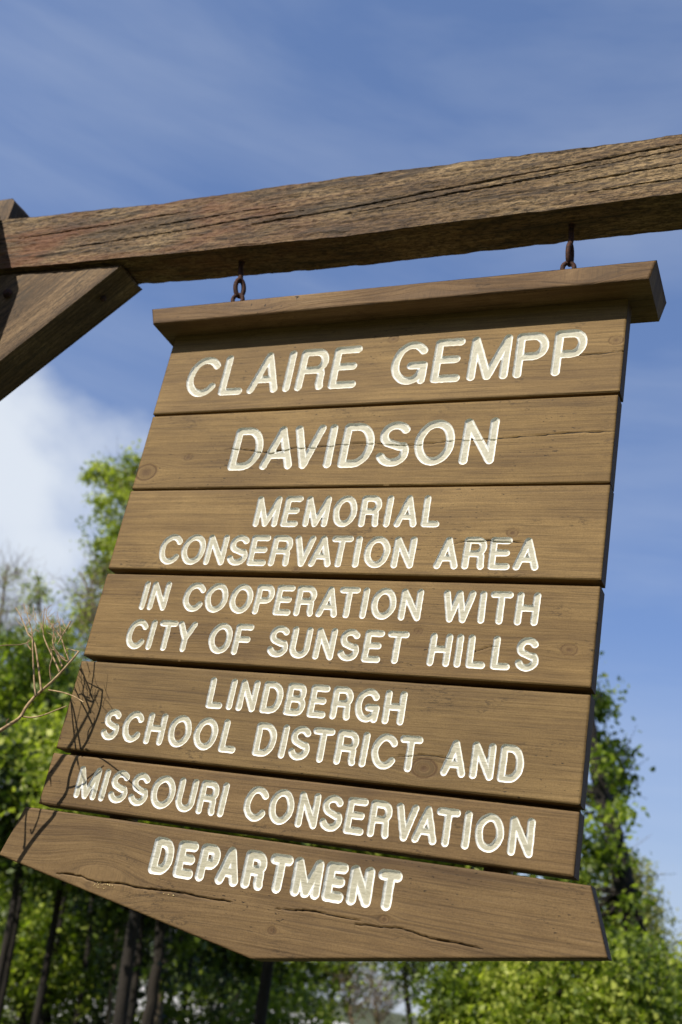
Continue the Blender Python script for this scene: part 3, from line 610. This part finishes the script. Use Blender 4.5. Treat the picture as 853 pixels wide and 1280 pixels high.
# lag bolts in the underside of the brace and in its face
def bolt(c, nrm, rad):
    nrm = Vector(nrm).normalized(); a = nrm.orthogonal().normalized(); b = nrm.cross(a); V = []; n = 18
    for rr, hh in ((rad*1.45, 0), (rad*1.45, .002), (rad, .002), (rad, .008), (rad*.7, .0095)):
        for k in range(n):
            t = 2*math.pi*k/n; f = rr/(max(abs(math.cos((t % (math.pi/3))-math.pi/6)), .8)) if rr != rad*1.45 else rr
            V.append(Vector(c)+a*f*math.cos(t)+b*f*math.sin(t)+nrm*hh)
    F = [(k*n+j, k*n+(j+1) % n, (k+1)*n+(j+1) % n, (k+1)*n+j) for k in range(4) for j in range(n)]
    link('lag_bolt', mesh_np('lag_bolt', np.array([tuple(v) for v in V])-origin_of(gal), F4=F, ngons=[list(range(4*n, 5*n))], mat=M['rust']), gal)
bolt((-1.6975, 1.776, 1.4815+H), (.677, 0, -.736), .0075)
bolt((-1.965, 1.7262, 1.485+H), (0, -1, 0), .009)

# ------------------------------------------------------------------ dry weed stalk in front of the sign's left edge
weed = thing('dead_weed', 'leafless dry brown weed stalk with forked twigs before the left edge of the sign', 'dead plant', (-1.72, 1.50, 0.0))
def dry(paths_px, name):
    T = []
    for pts, r0, r1, Ya, Yb in paths_px:
        n = len(pts); W3 = [tuple(at(x/6.093, 720+y/6.093, Ya+(Yb-Ya)*i/(n-1))) for i, (x, y) in enumerate(pts)]
        P = smooth_path(W3, 5) if n > 2 else np.array(W3); T.append((P, np.linspace(r0, r1, len(P))*1.3))
    return T
K_ = .0013
TW = [([(0, 1180), (60, 1140), (150, 1080), (200, 1000), (270, 915), (380, 820), (460, 740), (530, 660), (570, 615), (603, 573)], .0029, .0013, 1.62, 1.692),
 ([(270, 915), (262, 800), (252, 600), (245, 430), (225, 350), (205, 280)], .0016, .0007, 1.645, 1.66),
 ([(315, 875), (300, 740), (275, 560), (255, 490), (215, 440), (190, 380), (150, 290), (118, 240)], .0016, .0008, 1.65, 1.67),
 ([(460, 740), (420, 650), (375, 560), (335, 460), (330, 380), (340, 250)], .0016, .0006, 1.67, 1.68),
 ([(530, 660), (470, 625), (430, 570), (385, 560)], .0014, .0007, 1.69, 1.68),
 ([(530, 655), (500, 570), (465, 470), (420, 410), (370, 340), (350, 290)], .0013, .0006, 1.69, 1.70),
 ([(600, 575), (545, 562), (500, 552)], .0010, .0006, 1.692, 1.70),
 ([(475, 690), (440, 600), (405, 520), (410, 430), (395, 380)], .0018, .0007, 1.68, 1.67),
 ([(390, 790), (380, 700), (400, 610), (385, 540)], .0012, .0006, 1.66, 1.64),
 ([(170, 1070), (240, 1078), (330, 1060), (420, 1025), (510, 990)], .0013, .0008, 1.64, 1.66),
 ([(372, 868), (470, 885), (560, 915), (640, 962)], .0011, .0008, 1.66, 1.62),
 ([(-40, 540), (40, 528), (130, 525), (200, 512), (240, 485)], .0009, .0007, 1.60, 1.66),
 ([(465, 470), (460, 400), (455, 350)], .0009, .0005, 1.70, 1.70),
 ([(245, 570), (210, 520), (222, 480)], .0011, .0006, 1.66, 1.66),
 ([(540, 345), (515, 390), (485, 435), (440, 520)], .0012, .0008, 1.69, 1.67),
 ([(500, 630), (430, 585), (405, 535)], .0009, .0006, 1.69, 1.68),
 ([(60, 1140), (50, 1110), (70, 1085)], .0011, .0005, 1.63, 1.62)]
T = dry(TW, 'twig')
rg = random.Random(11)
tips = [(225, 350), (205, 290), (190, 380), (340, 300), (330, 400), (370, 340), (395, 400), (455, 380), (250, 430), (420, 410), (300, 400), (480, 440), (400, 540), (245, 330), (290, 330), (510, 400), (430, 470)]
for k in range(60):
    x, y = rg.choice(tips); x += rg.gauss(0, 14); y += rg.gauss(0, 18); a = rg.uniform(-2.5, -.7); L_ = rg.uniform(35, 100); b = a+rg.uniform(-.7, .7)
    Y = rg.uniform(1.63, 1.71)
    T += dry([([(x, y), (x+L_*.5*math.cos(a), y+L_*.5*math.sin(a)), (x+L_*.5*(math.cos(a)+math.cos(b)), y+L_*.5*(math.sin(a)+math.sin(b)))], .0006, .0003, Y, Y+.01)], 'twig')
def dryobj(name, T, seg=6):
    V, F = tubes(T, seg); return link(name, mesh_np(name, V-origin_of(weed), F4=F, mat=M['drytwig'], smooth=True), weed)
dryobj('twig', T[:17]); o = dryobj('fine_twig', T[17:], 3); o['kind'] = 'stuff'
# main stem runs from the ground, left of the picture, up to the fork
p0 = at(0, 913.7, 1.62)
st_ = smooth_path([(-1.72, 1.50, -.02), (-1.70, 1.52, .6), (-1.63, 1.56, 1.3), (-1.53, 1.60, 1.80), tuple(p0)], 8)
dryobj('stem', [(st_, np.linspace(.008, .0032, len(st_)))])
# side shoots, left of the picture, whose shade falls on the lower planks
def proj_back(x, z, d):   # point a distance d in front of the sign on the sun ray that ends at x,z
    k = d/sdir.y; return (x-sdir.x*k, YS-d, z+H-sdir.z*k)
T2 = []
def dd_(x): return min(.30, max(.065, (x+1.68)/1.487+.05))
SH = [([(-1.357, .472), (-1.367, .419), (-1.384, .365), (-1.405, .315), (-1.432, .262), (-1.455, .215), (-1.50, .14)], .0014, .0085), ([(-1.420, .290), (-1.412, .285), (-1.406, .272)], .0028, .001),
      ([(-1.500, .300), (-1.452, .240), (-1.443, .205), (-1.430, .165), (-1.427, .150)], .0008, .0030), ([(-1.432, .262), (-1.417, .235), (-1.414, .205), (-1.418, .180), (-1.424, .186)], .0016, .0020),
      ([(-1.400, .340), (-1.370, .335), (-1.350, .310), (-1.330, .290), (-1.275, .262)], .0014, .0008), ([(-1.392, .46), (-1.388, .40), (-1.385, .36)], .0008, .0012)]
SH = [([(x, z, dd_(x)) for x, z in p], a, b) for p, a, b in SH]
for pts, r0, r1 in SH:
    P = smooth_path([proj_back(*p) for p in pts], 5); T2.append((P, np.linspace(r0, r1, len(P))))
dryobj('side_shoot', T2)

# ------------------------------------------------------------------ ground
def sheet(name, poly, z, mat, label=None):
    V = [(x, y, z) for x, y in poly]
    o = link(name, mesh_np(name, V, ngons=[list(range(len(V)))], mat=mat)); o['kind'] = 'structure'
    if label: o['label'] = label; o['category'] = 'ground'
    return o
sheet('ground', [(-1500, -1500), (1500, -1500), (1500, 1500), (-1500, 1500)], 0.0, M['grass'], 'rough green grass spreading under the trees and the sign')
sheet('gravel_lot', [(-70, 21), (-6, 21), (6, 26), (10, 60), (-20, 90), (-110, 90), (-110, 30)], 0.004, M['gravel'], 'pale gravel lot glimpsed between the tree trunks')

# ------------------------------------------------------------------ trees
def leaves(centres, sig, per, size, rs, droop=0.0, flat=0.7):
    n = len(centres)*per
    C = np.repeat(np.asarray(centres), per, 0)+rs.normal(0, 1, (n, 3))*np.repeat(np.asarray(sig), per)[:, None]*np.array([1, 1, flat])
    if droop: C[:, 2] -= np.abs(rs.normal(0, droop, n))
    d = rs.normal(0, 1, (n, 3)); d[:, 2] -= .35+droop; d /= np.linalg.norm(d, axis=1)[:, None]
    e = rs.normal(0, 1, (n, 3)); e[:, 2] *= .5; e -= d*np.sum(d*e, 1)[:, None]; e /= np.linalg.norm(e, axis=1)[:, None]
    nn = np.cross(d, e); s = size*rs.uniform(.55, 1.25, n)[:, None]
    V = np.stack([C, C+d*s*.5+e*s*.36+nn*s*.06, C+d*s, C+d*s*.5-e*s*.36+nn*s*.06], 1).reshape(-1, 3)
    Q = np.arange(n*4).reshape(-1, 4)
    t = np.clip(rs.normal(.42, .22, n)+np.repeat(rs.normal(0, .26, len(centres)), per), 0, 1)
    return V, Q, np.repeat(t, 4)
def tree(name, label, cat, base, axis, blobs, nclump, per, lsize, lmat, bmat, r0=.12, seed=1, sig=.2, group=None, shell=.45, droop=0.0, limbs=40, twigs=0, crown=True):
    """axis: trunk points above base; blobs: (x, y, z, rx, ry, rz) ellipsoids in world coordinates that the crown fills"""
    rs = np.random.RandomState(seed); th = thing(name, label, cat, base, group)
    ax = smooth_path([base]+list(axis), 6); n = len(ax)
    ax[1:-1] += rs.normal(0, r0*.07, (n-2, 3))*[1, 1, .2]
    V, F = tubes([(ax, r0*np.linspace(1, .22, n)**.8*np.where(np.arange(n) == 0, 1.5, 1))], 10)
    b0 = origin_of(th)
    link('trunk', mesh_np('trunk', V-b0, F4=F, mat=bmat, smooth=True), th)
    vol = np.array([b[3]*b[4]*b[5] for b in blobs])**.7; vol = vol/vol.sum(); cs = []
    for b, f in zip(blobs, vol):
        k = max(3, int(nclump*f)); d = rs.normal(0, 1, (k, 3)); d /= np.linalg.norm(d, axis=1)[:, None]
        rad = rs.uniform(shell, 1.0, k)[:, None]**.6; cs.append(np.array(b[:3])+d*rad*np.array(b[3:6])*(1+.16*rs.normal(0, 1, (k, 1))))
    cs = np.concatenate(cs); T = []
    order = rs.permutation(len(cs))
    ends = []
    for i in order[:limbs]:
        c = cs[i]; hz = c[2]-.30*np.linalg.norm(c[:2]-ax[n//2, :2])-.2
        k = int(np.argmin(np.abs(ax[:, 2]-min(max(hz, ax[n//3, 2]), ax[-2, 2])))); s = ax[k]
        mid = (s+c)/2+rs.normal(0, .06, 3)*np.linalg.norm(c-s)+[0, 0, -.04*np.linalg.norm(c-s)]
        P = smooth_path([s, mid, c], 5); rr = r0*.20*(1-.6*k/n); T.append((P, np.linspace(rr, max(rr*.12, .006), len(P)))); ends.append(P)
    for i in range(twigs):
        P0 = ends[rs.randint(len(ends))]; s = P0[rs.randint(3, len(P0))]; dd = rs.normal(0, 1, 3); dd[2] = abs(dd[2])+.5-droop*2; dd = dd/np.linalg.norm(dd)*rs.uniform(.3, .9)
        m2 = s+dd*.5+rs.normal(0, .05, 3); T.append((np.array([s, m2, s+dd+rs.normal(0, .08, 3)]), np.array([.0045, .0032, .0018])))
    if T:
        V, F = tubes(T, 5); link('limb', mesh_np('limb', V-b0, F4=F, mat=bmat, smooth=True), th)
    if crown:
        V, Q, tv = leaves(cs, np.full(len(cs), sig)*rs.uniform(.5, 1.5, len(cs)), per, lsize, rs, droop)
        me = mesh_np('crown', V-b0, F4=Q, mat=lmat); attr(me, 'tint', tv); link('crown', me, th)
    return th
def A(px, py, Y): return tuple(at(px, py, Y))
def G0(px, py, Y): v = at(px, py, Y); return (v.x, v.y, 0.0)
def blob(px, py, Y, rx, ry=None, rz=None):
    v = at(px, py, Y); return (v.x, v.y, v.z, rx, ry or rx, rz or rx)

# tall airy spring tree rising behind the sign's left edge
tree('spring_tree', 'airy tree with yellow green spring leaves rising highest left of the sign', 'tree',
     G0(235, 1150, 14), [A(225, 950, 14), A(205, 760, 14), A(180, 640, 14), A(165, 585, 14)],
     [blob(150, 625, 14, .38, .5, .62), blob(135, 590, 14, .22, .3, .26), blob(116, 592, 14, .30, .2, .12), blob(170, 590, 14, .2, .3, .35), blob(150, 690, 14, .48, .6, .55), blob(205, 700, 14, .8, .7, .8), blob(155, 745, 14, .42, .5, .5), blob(215, 830, 14, .9, .8, 1.0), blob(185, 640, 14, .3, .4, .6), blob(128, 720, 14, .2, .2, .3)],
     560, 44, .072, M['leaf_spring'], M['palebark'], .10, 3, .09, shell=.2, limbs=80, twigs=140)
# nearly bare trees at the far left
tree('budding_tree', 'thin nearly bare tree with fine twigs at the far left edge of the picture', 'tree', G0(-10, 1140, 17),
     [A(-12, 960, 17), A(-5, 830, 17), A(5, 740, 17), A(10, 705, 17)], [blob(5, 760, 17, .7, .6, .9), blob(0, 830, 17, .9, .8, .8), blob(12, 720, 17, .3, .3, .4)], 110, 14, .065, M['leaf_weep'], M['palebark'], .05, 5, .16, limbs=80, twigs=420)
tree('budding_tree', 'slim tree with sparse yellow green tufts standing above the dry weed stalk', 'tree', G0(75, 1150, 15.5),
     [A(68, 980, 15.5), A(60, 860, 15.5), A(50, 760, 15.5), A(46, 715, 15.5)], [blob(47, 740, 15.5, .24, .3, .45), blob(40, 800, 15.5, .45, .4, .5), blob(80, 800, 15.5, .5, .4, .4), blob(105, 775, 15.5, .35, .4, .3), blob(70, 850, 15.5, .8, .5, .5), blob(108, 840, 15.5, .3, .4, .5)],
     170, 26, .072, M['leaf_spring'], M['palebark'], .045, 6, .09, shell=.1, limbs=100, twigs=220)
tree('budding_tree', 'bare twigged sapling leaning toward the left edge of the sign below the tall spring tree', 'tree', G0(180, 1150, 13),
     [A(165, 950, 13), A(140, 820, 13), A(120, 760, 13), A(100, 715, 13)], [blob(105, 735, 13, .28, .3, .4), blob(120, 775, 13, .4, .4, .4)], 50, 12, .065, M['leaf_spring'], M['palebark'], .035, 8, .1, limbs=60, twigs=150)
# dense green mass below them
for (px, py, Y, rx, rz, sd, mt, lab) in [
    (20, 860, 12.0, 1.0, .75, 21, 'leaf_green', 'dense green bushy tree at the left edge of the picture under the thin bare tree'),
    (75, 900, 12.8, .95, .70, 22, 'leaf_green', 'bright leaved bushy tree directly behind the dry weed stalk'),
    (15, 985, 10.5, 1.0, .9, 23, 'leaf_dark', 'deep green shaded tree at the left edge level with the lower planks'),
    (70, 1010, 11.2, .9, .8, 24, 'leaf_green', 'leafy green tree showing left of the flared bottom plank'),
    ]:
    tree('leafy_tree', lab, 'tree', G0(px+15, 1160, Y), [A(px+10, 1080, Y), A(px, py+40, Y), A(px, py-20, Y)],
         [blob(px, py, Y, rx, rx, rz), blob(px-30, py+35, Y, rx*.8, rx*.8, rz*.7), blob(px+32, py+30, Y, rx*.7, rx*.7, rz*.8), blob(px+5, py-35, Y, rx*.5, rx*.5, rz*.5)],
         240, 40, .085, M[mt], M['bark'], .05, sd, .13, group='leafy trees left of the sign', limbs=50, twigs=60)
# shaded wood under the sign
WD = [(-10, 1120, 15, 1.5, 1.2, 31, 'leaf_green', .06, 'sunlit tree filling the lower left corner of the picture'),
      (75, 1090, 17, 1.5, 1.1, 32, 'leaf_dark', .055, 'dark tree left of the twin trunks, under the left tip of the sign'),
      (150, 1110, 19, 1.7, 1.1, 33, 'leaf_dark', .06, 'dark shaded tree just left of the leaning double trunk'),
      (232, 1120, 20, 1.8, 1.1, 34, 'leaf_dark', .06, 'shaded tree right of the twin trunks below the sloping bottom plank'),
      (300, 1150, 21, 1.8, 1.2, 35, 'leaf_dark', .08, 'tree with lit leaf sprays below the low point of the sign'),
      (352, 1190, 17, 1.3, .75, 36, 'leaf_green', .08, 'green round tree right of the low point of the sign'),
      (30, 1215, 13, .9, .35, 37, 'leaf_green', .07, 'low bright shrub among pale gaps in the lower left corner'),
      (195, 1035, 23, 2.6, 1.3, 38, 'leaf_dark', .12, 'tall dark tree whose crown closes the wood behind the bottom planks'),
      (110, 1190, 22, 1.2, .6, 39, 'leaf_dark', .07, 'small shaded tree in front of the pale gravel lot'),
      (265, 1215, 24, 1.7, .6, 40, 'leaf_green', .07, 'understorey tree above the guard rail with bright sprays')]
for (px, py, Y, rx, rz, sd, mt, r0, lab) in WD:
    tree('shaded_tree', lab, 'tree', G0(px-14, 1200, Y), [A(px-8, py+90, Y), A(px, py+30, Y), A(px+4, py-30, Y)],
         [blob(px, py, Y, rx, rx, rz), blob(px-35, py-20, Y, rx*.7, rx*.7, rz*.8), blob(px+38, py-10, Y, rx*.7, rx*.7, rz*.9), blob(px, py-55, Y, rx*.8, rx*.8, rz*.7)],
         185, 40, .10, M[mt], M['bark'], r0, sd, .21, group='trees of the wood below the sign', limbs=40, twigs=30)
# big crowns hidden for the most part by the sign: their shade makes the wood below so dark
for (px, py, Y, rx, rz, sd, lab) in ((230, 960, 9.5, 1.5, .8, 91, 'big tree mostly hidden by the sign, green seen through the lowest joint'),
                                     (400, 1000, 10.5, 1.7, .8, 92, 'big tree behind the middle of the sign, seen only through the lowest joint'),
                                     (500, 1010, 10., 1.2, .8, 93, 'big tree behind the right half of the bottom plank, seen through the lowest joint')):
    q = 90 if sd == 93 else -70
    tree('hidden_tree', lab, 'tree', G0(px+q, 1300, Y), [A(px+q*.7, py+120, Y), A(px, py+30, Y), A(px, py-60, Y)],
         [blob(px, py, Y, rx, rx, rz), blob(px-70, py+20, Y, rx*.7, rx, rz*.8), blob(px+70, py+10, Y, rx*.7, rx, rz*.8)], 300, 42, .095, M['leaf_spring'], M['bark'], .07, sd, .2, limbs=40)
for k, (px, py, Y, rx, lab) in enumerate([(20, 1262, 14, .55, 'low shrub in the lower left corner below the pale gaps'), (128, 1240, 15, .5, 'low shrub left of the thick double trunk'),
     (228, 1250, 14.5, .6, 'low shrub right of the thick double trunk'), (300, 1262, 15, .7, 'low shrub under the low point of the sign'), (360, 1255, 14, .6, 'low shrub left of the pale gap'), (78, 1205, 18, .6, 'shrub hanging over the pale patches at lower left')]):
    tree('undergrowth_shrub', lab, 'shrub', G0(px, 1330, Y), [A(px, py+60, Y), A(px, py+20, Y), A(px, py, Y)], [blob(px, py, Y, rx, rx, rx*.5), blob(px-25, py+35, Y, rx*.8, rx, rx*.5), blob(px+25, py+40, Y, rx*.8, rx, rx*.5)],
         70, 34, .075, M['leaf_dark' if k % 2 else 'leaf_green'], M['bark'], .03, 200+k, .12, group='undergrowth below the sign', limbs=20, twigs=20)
# clear trunks that stand out against the leaves
for (xb, xt, yt, Y, r0, lab) in [(160, 178, 1120, 11.5, .062, 'left of two thick dark trunks close together below the sloping plank'),
                                 (184, 203, 1110, 11.3, .085, 'right of two thick dark trunks close together below the sloping plank'),
                                 (95, 118, 1100, 13, .05, 'slim black trunk left of the thick double trunks'),
                                 (60, 72, 1130, 14, .05, 'short dark trunk rising from the lower left gaps'),
                                 (228, 243, 1130, 15, .05, 'slim dark trunk right of the thick double trunks'),
                                 (268, 286, 1160, 16, .05, 'dark trunk under the middle of the sloping plank edge'),
                                 (290, 300, 1190, 18, .06, 'thin dark trunk near the low point of the sign')]:
    b = at(xb, 1285, Y); t = at(xt, yt, Y); d = (t-b); b2 = b-d*(b.z/max(d.z, .1)) if d.z > 0 else b
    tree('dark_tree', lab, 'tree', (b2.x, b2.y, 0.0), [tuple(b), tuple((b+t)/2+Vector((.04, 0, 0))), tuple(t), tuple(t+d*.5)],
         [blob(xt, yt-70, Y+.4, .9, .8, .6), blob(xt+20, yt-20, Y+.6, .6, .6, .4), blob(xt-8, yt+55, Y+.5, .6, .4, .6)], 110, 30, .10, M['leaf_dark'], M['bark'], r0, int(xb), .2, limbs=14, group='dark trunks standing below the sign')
# gap in the middle: thin tree and bare shrubs against the pale sky
tree('thin_tree', 'slim straight young tree with light leaf tufts against the pale gap below the sign', 'tree', G0(512, 1330, 16), [A(512, 1290, 16), A(508, 1240, 16), A(507, 1180, 16), A(503, 1130, 16)],
     [blob(510, 1225, 16, .35, .4, .3), blob(500, 1190, 16, .8, .6, .35), blob(530, 1190, 16, .6, .5, .3)], 60, 22, .08, M['leaf_green'], M['bark'], .055, 61, .10, shell=.1, limbs=30, twigs=60)
for (px, lab, sd) in ((440, 'leafless brown shrub left of the slim young tree in the pale gap', 62), (472, 'leafless brown shrub touching the slim young tree in the pale gap', 63)):
    tree('bare_shrub', lab, 'shrub', G0(px, 1330, 17), [A(px, 1290, 17), A(px-2, 1265, 17), A(px-3, 1245, 17)], [blob(px, 1238, 17, .42, .4, .42)], 60, 3, .06, M['leaf_weep'], M['palebark'], .045, sd, .1, limbs=30, twigs=110, group='bare shrubs below the sign')
tree('shaded_tree', 'dark leaved tree hanging over the pale gap right of the low point of the sign', 'tree', G0(405, 1330, 19), [A(412, 1270, 19), A(420, 1220, 19), A(425, 1160, 19)],
     [blob(440, 1185, 19, .8, .8, .2), blob(385, 1215, 19, .5, .6, .4), blob(470, 1160, 19, 1.0, .8, .3), blob(390, 1150, 19, 1.0, .8, .5)], 85, 34, .10, M['leaf_green'], M['bark'], .06, 64, .17, limbs=30, twigs=40)
# bright bushes at the lower right
for (px, py, Y, rx, rz, sd, mt, lab) in [
    (618, 1238, 9.5, .42, .36, 71, 'leaf_green', 'green leafy bush left of the brighter ones below the bottom plank'),
    (640, 1240, 9.0, .60, .45, 72, 'leaf_green', 'broad green bush in the middle of the row at the lower right'),
    (700, 1228, 8.6, .60, .50, 73, 'leaf_spring', 'brightest yellow green bush under the right corner of the bottom plank'),
    (765, 1245, 9.2, .62, .48, 74, 'leaf_green', 'green bush at the foot of the leaning tree'),
    (838, 1265, 10., .60, .42, 75, 'leaf_spring', 'pale green bush in the lower right corner of the picture'),
    (596, 1290, 8.8, .30, .20, 76, 'leaf_green', 'low dark green bush at the bottom edge right of the pale gap')]:
    tree('leafy_bush', lab, 'bush', G0(px, 1400, Y), [A(px, 1360, Y), A(px, 1300, Y), A(px, py, Y)],
         [blob(px, py, Y, rx, rx, rz), blob(px-25, py+45, Y, rx*.9, rx, rz), blob(px+28, py+50, Y, rx*.8, rx, rz*.9), blob(px, py+110, Y, rx, rx, rz*1.2)],
         300, 40, .055, M[mt], M['bark'], .05, sd, .085, group='bushes in the lower right', limbs=40, twigs=40)
# the big leaning tree on the right
tree('leaning_tree', 'tall tree with dark leaning trunk and green crown behind the right side of the sign', 'tree', G0(812, 1500, 12),
     [A(805, 1290, 12), A(793, 1175, 12), A(778, 1090, 12), A(765, 1035, 12), A(752, 985, 12), A(742, 935, 12), A(733, 870, 12), A(726, 810, 12)],
     [blob(750, 880, 12.9, .12, .4, .26), blob(748, 935, 12.9, .26, .4, .26), blob(768, 965, 12.9, .16, .3, .16), blob(755, 1000, 12.9, .22, .4, .22), blob(690, 850, 12.9, .4, .5, .5), blob(640, 800, 12.9, .9, .8, .7), blob(680, 930, 12.9, .5, .5, .6), blob(715, 1080, 12.9, .30, .4, .5), blob(760, 1075, 13.2, .16, .3, .3), blob(772, 1010, 11.6, .12, .2, .14), blob(742, 955, 11.7, .12, .2, .10), blob(765, 1075, 11.6, .10, .2, .12), blob(742, 1045, 11.5, .14, .2, .16), blob(790, 1130, 11.6, .10, .2, .1), blob(715, 1150, 12.45, .5, .6, .4), blob(740, 1180, 11.7, .6, .5, .25)],
     560, 36, .080, M['leaf_green'], M['bark'], .145, 81, .10, shell=.15, limbs=60, twigs=60)
tree('weeping_tree', 'pale yellow green weeping tree standing farther back at the right edge beside the leaning trunk', 'tree', G0(800, 1500, 21),
     [A(800, 1300, 21), A(798, 1200, 21), A(796, 1150, 21), A(795, 1110, 21)],
     [blob(795, 1080, 21, .25, .5, .30), blob(800, 1125, 21, .40, .6, .5), blob(790, 1170, 21, .8, .7, .6), blob(770, 1100, 21, .6, .6, .7), blob(780, 1230, 21, .9, .8, .7)],
     330, 36, .085, M['leaf_weep'], M['palebark'], .13, 82, .14, shell=.2, droop=.35, limbs=70, twigs=80)
# far wood line that closes the horizon, left of the pale gap
rs = np.random.RandomState(99); cs = []
for k in range(900):
    x = rs.uniform(-130, -44); cs.append((x, rs.uniform(60, 72), rs.uniform(.2, 3.6+1.6*math.sin(x*.21)+1.0*math.sin(x*.53))))
V, Q, tv = leaves(cs, np.full(len(cs), .9), 26, .42, rs); me = mesh_np('far_woods', V, F4=Q, mat=M['leaf_dark']); attr(me, 'tint', tv)
tag(link('far_woods', me), 'distant line of woods along the horizon beyond the gravel lot', 'woods', kind='stuff')
# unseen woods added behind the camera and to both sides to cut sky fill
cs = []
for k in range(1500):
    a = rs.uniform(R(-205), R(25)); rr = rs.uniform(26, 36); cs.append((rr*math.cos(a), rr*math.sin(a), rs.uniform(.3, 9+2*math.sin(a*9)+1.5*math.sin(a*23))))
V, Q, tv = leaves(cs, np.full(len(cs), 1.3), 26, .75, rs); me = mesh_np('sky_blocking_woods', V, F4=Q, mat=M['leaf_dark']); attr(me, 'tint', tv)
tag(link('sky_blocking_woods', me), 'unseen dark woods added on the camera side to block sky light', 'woods', kind='stuff')
# guard rail glimpsed under the wood
gr = thing('guard_rail', 'low pale metal guard rail glimpsed under the wood below the sign', 'guard rail', (at(215, 1274, 26).x, 26, 0))
gb = origin_of(gr)
def boxm(name, c, d, mat, parent):
    c = np.array(c); d = np.array(d)/2; V = np.array([(sx, sy, sz) for sx in (-1, 1) for sy in (-1, 1) for sz in (-1, 1)])*d+c
    return link(name, mesh_np(name, V-origin_of(parent), F4=[(0, 1, 3, 2), (4, 6, 7, 5), (0, 4, 5, 1), (2, 3, 7, 6), (0, 2, 6, 4), (1, 5, 7, 3)], mat=mat), parent)
zr = at(215, 1272, 26).z
boxm('rail', (gb[0], 26, zr), (4.2, .08, .12), M['steel'], gr); boxm('rail', (gb[0], 26, zr-.25), (4.2, .08, .10), M['steel'], gr)
for k in range(4): boxm('rail_post', (gb[0]-1.8+1.2*k, 26.1, (zr+.1)/2), (.1, .1, zr+.1), M['steel'], gr)
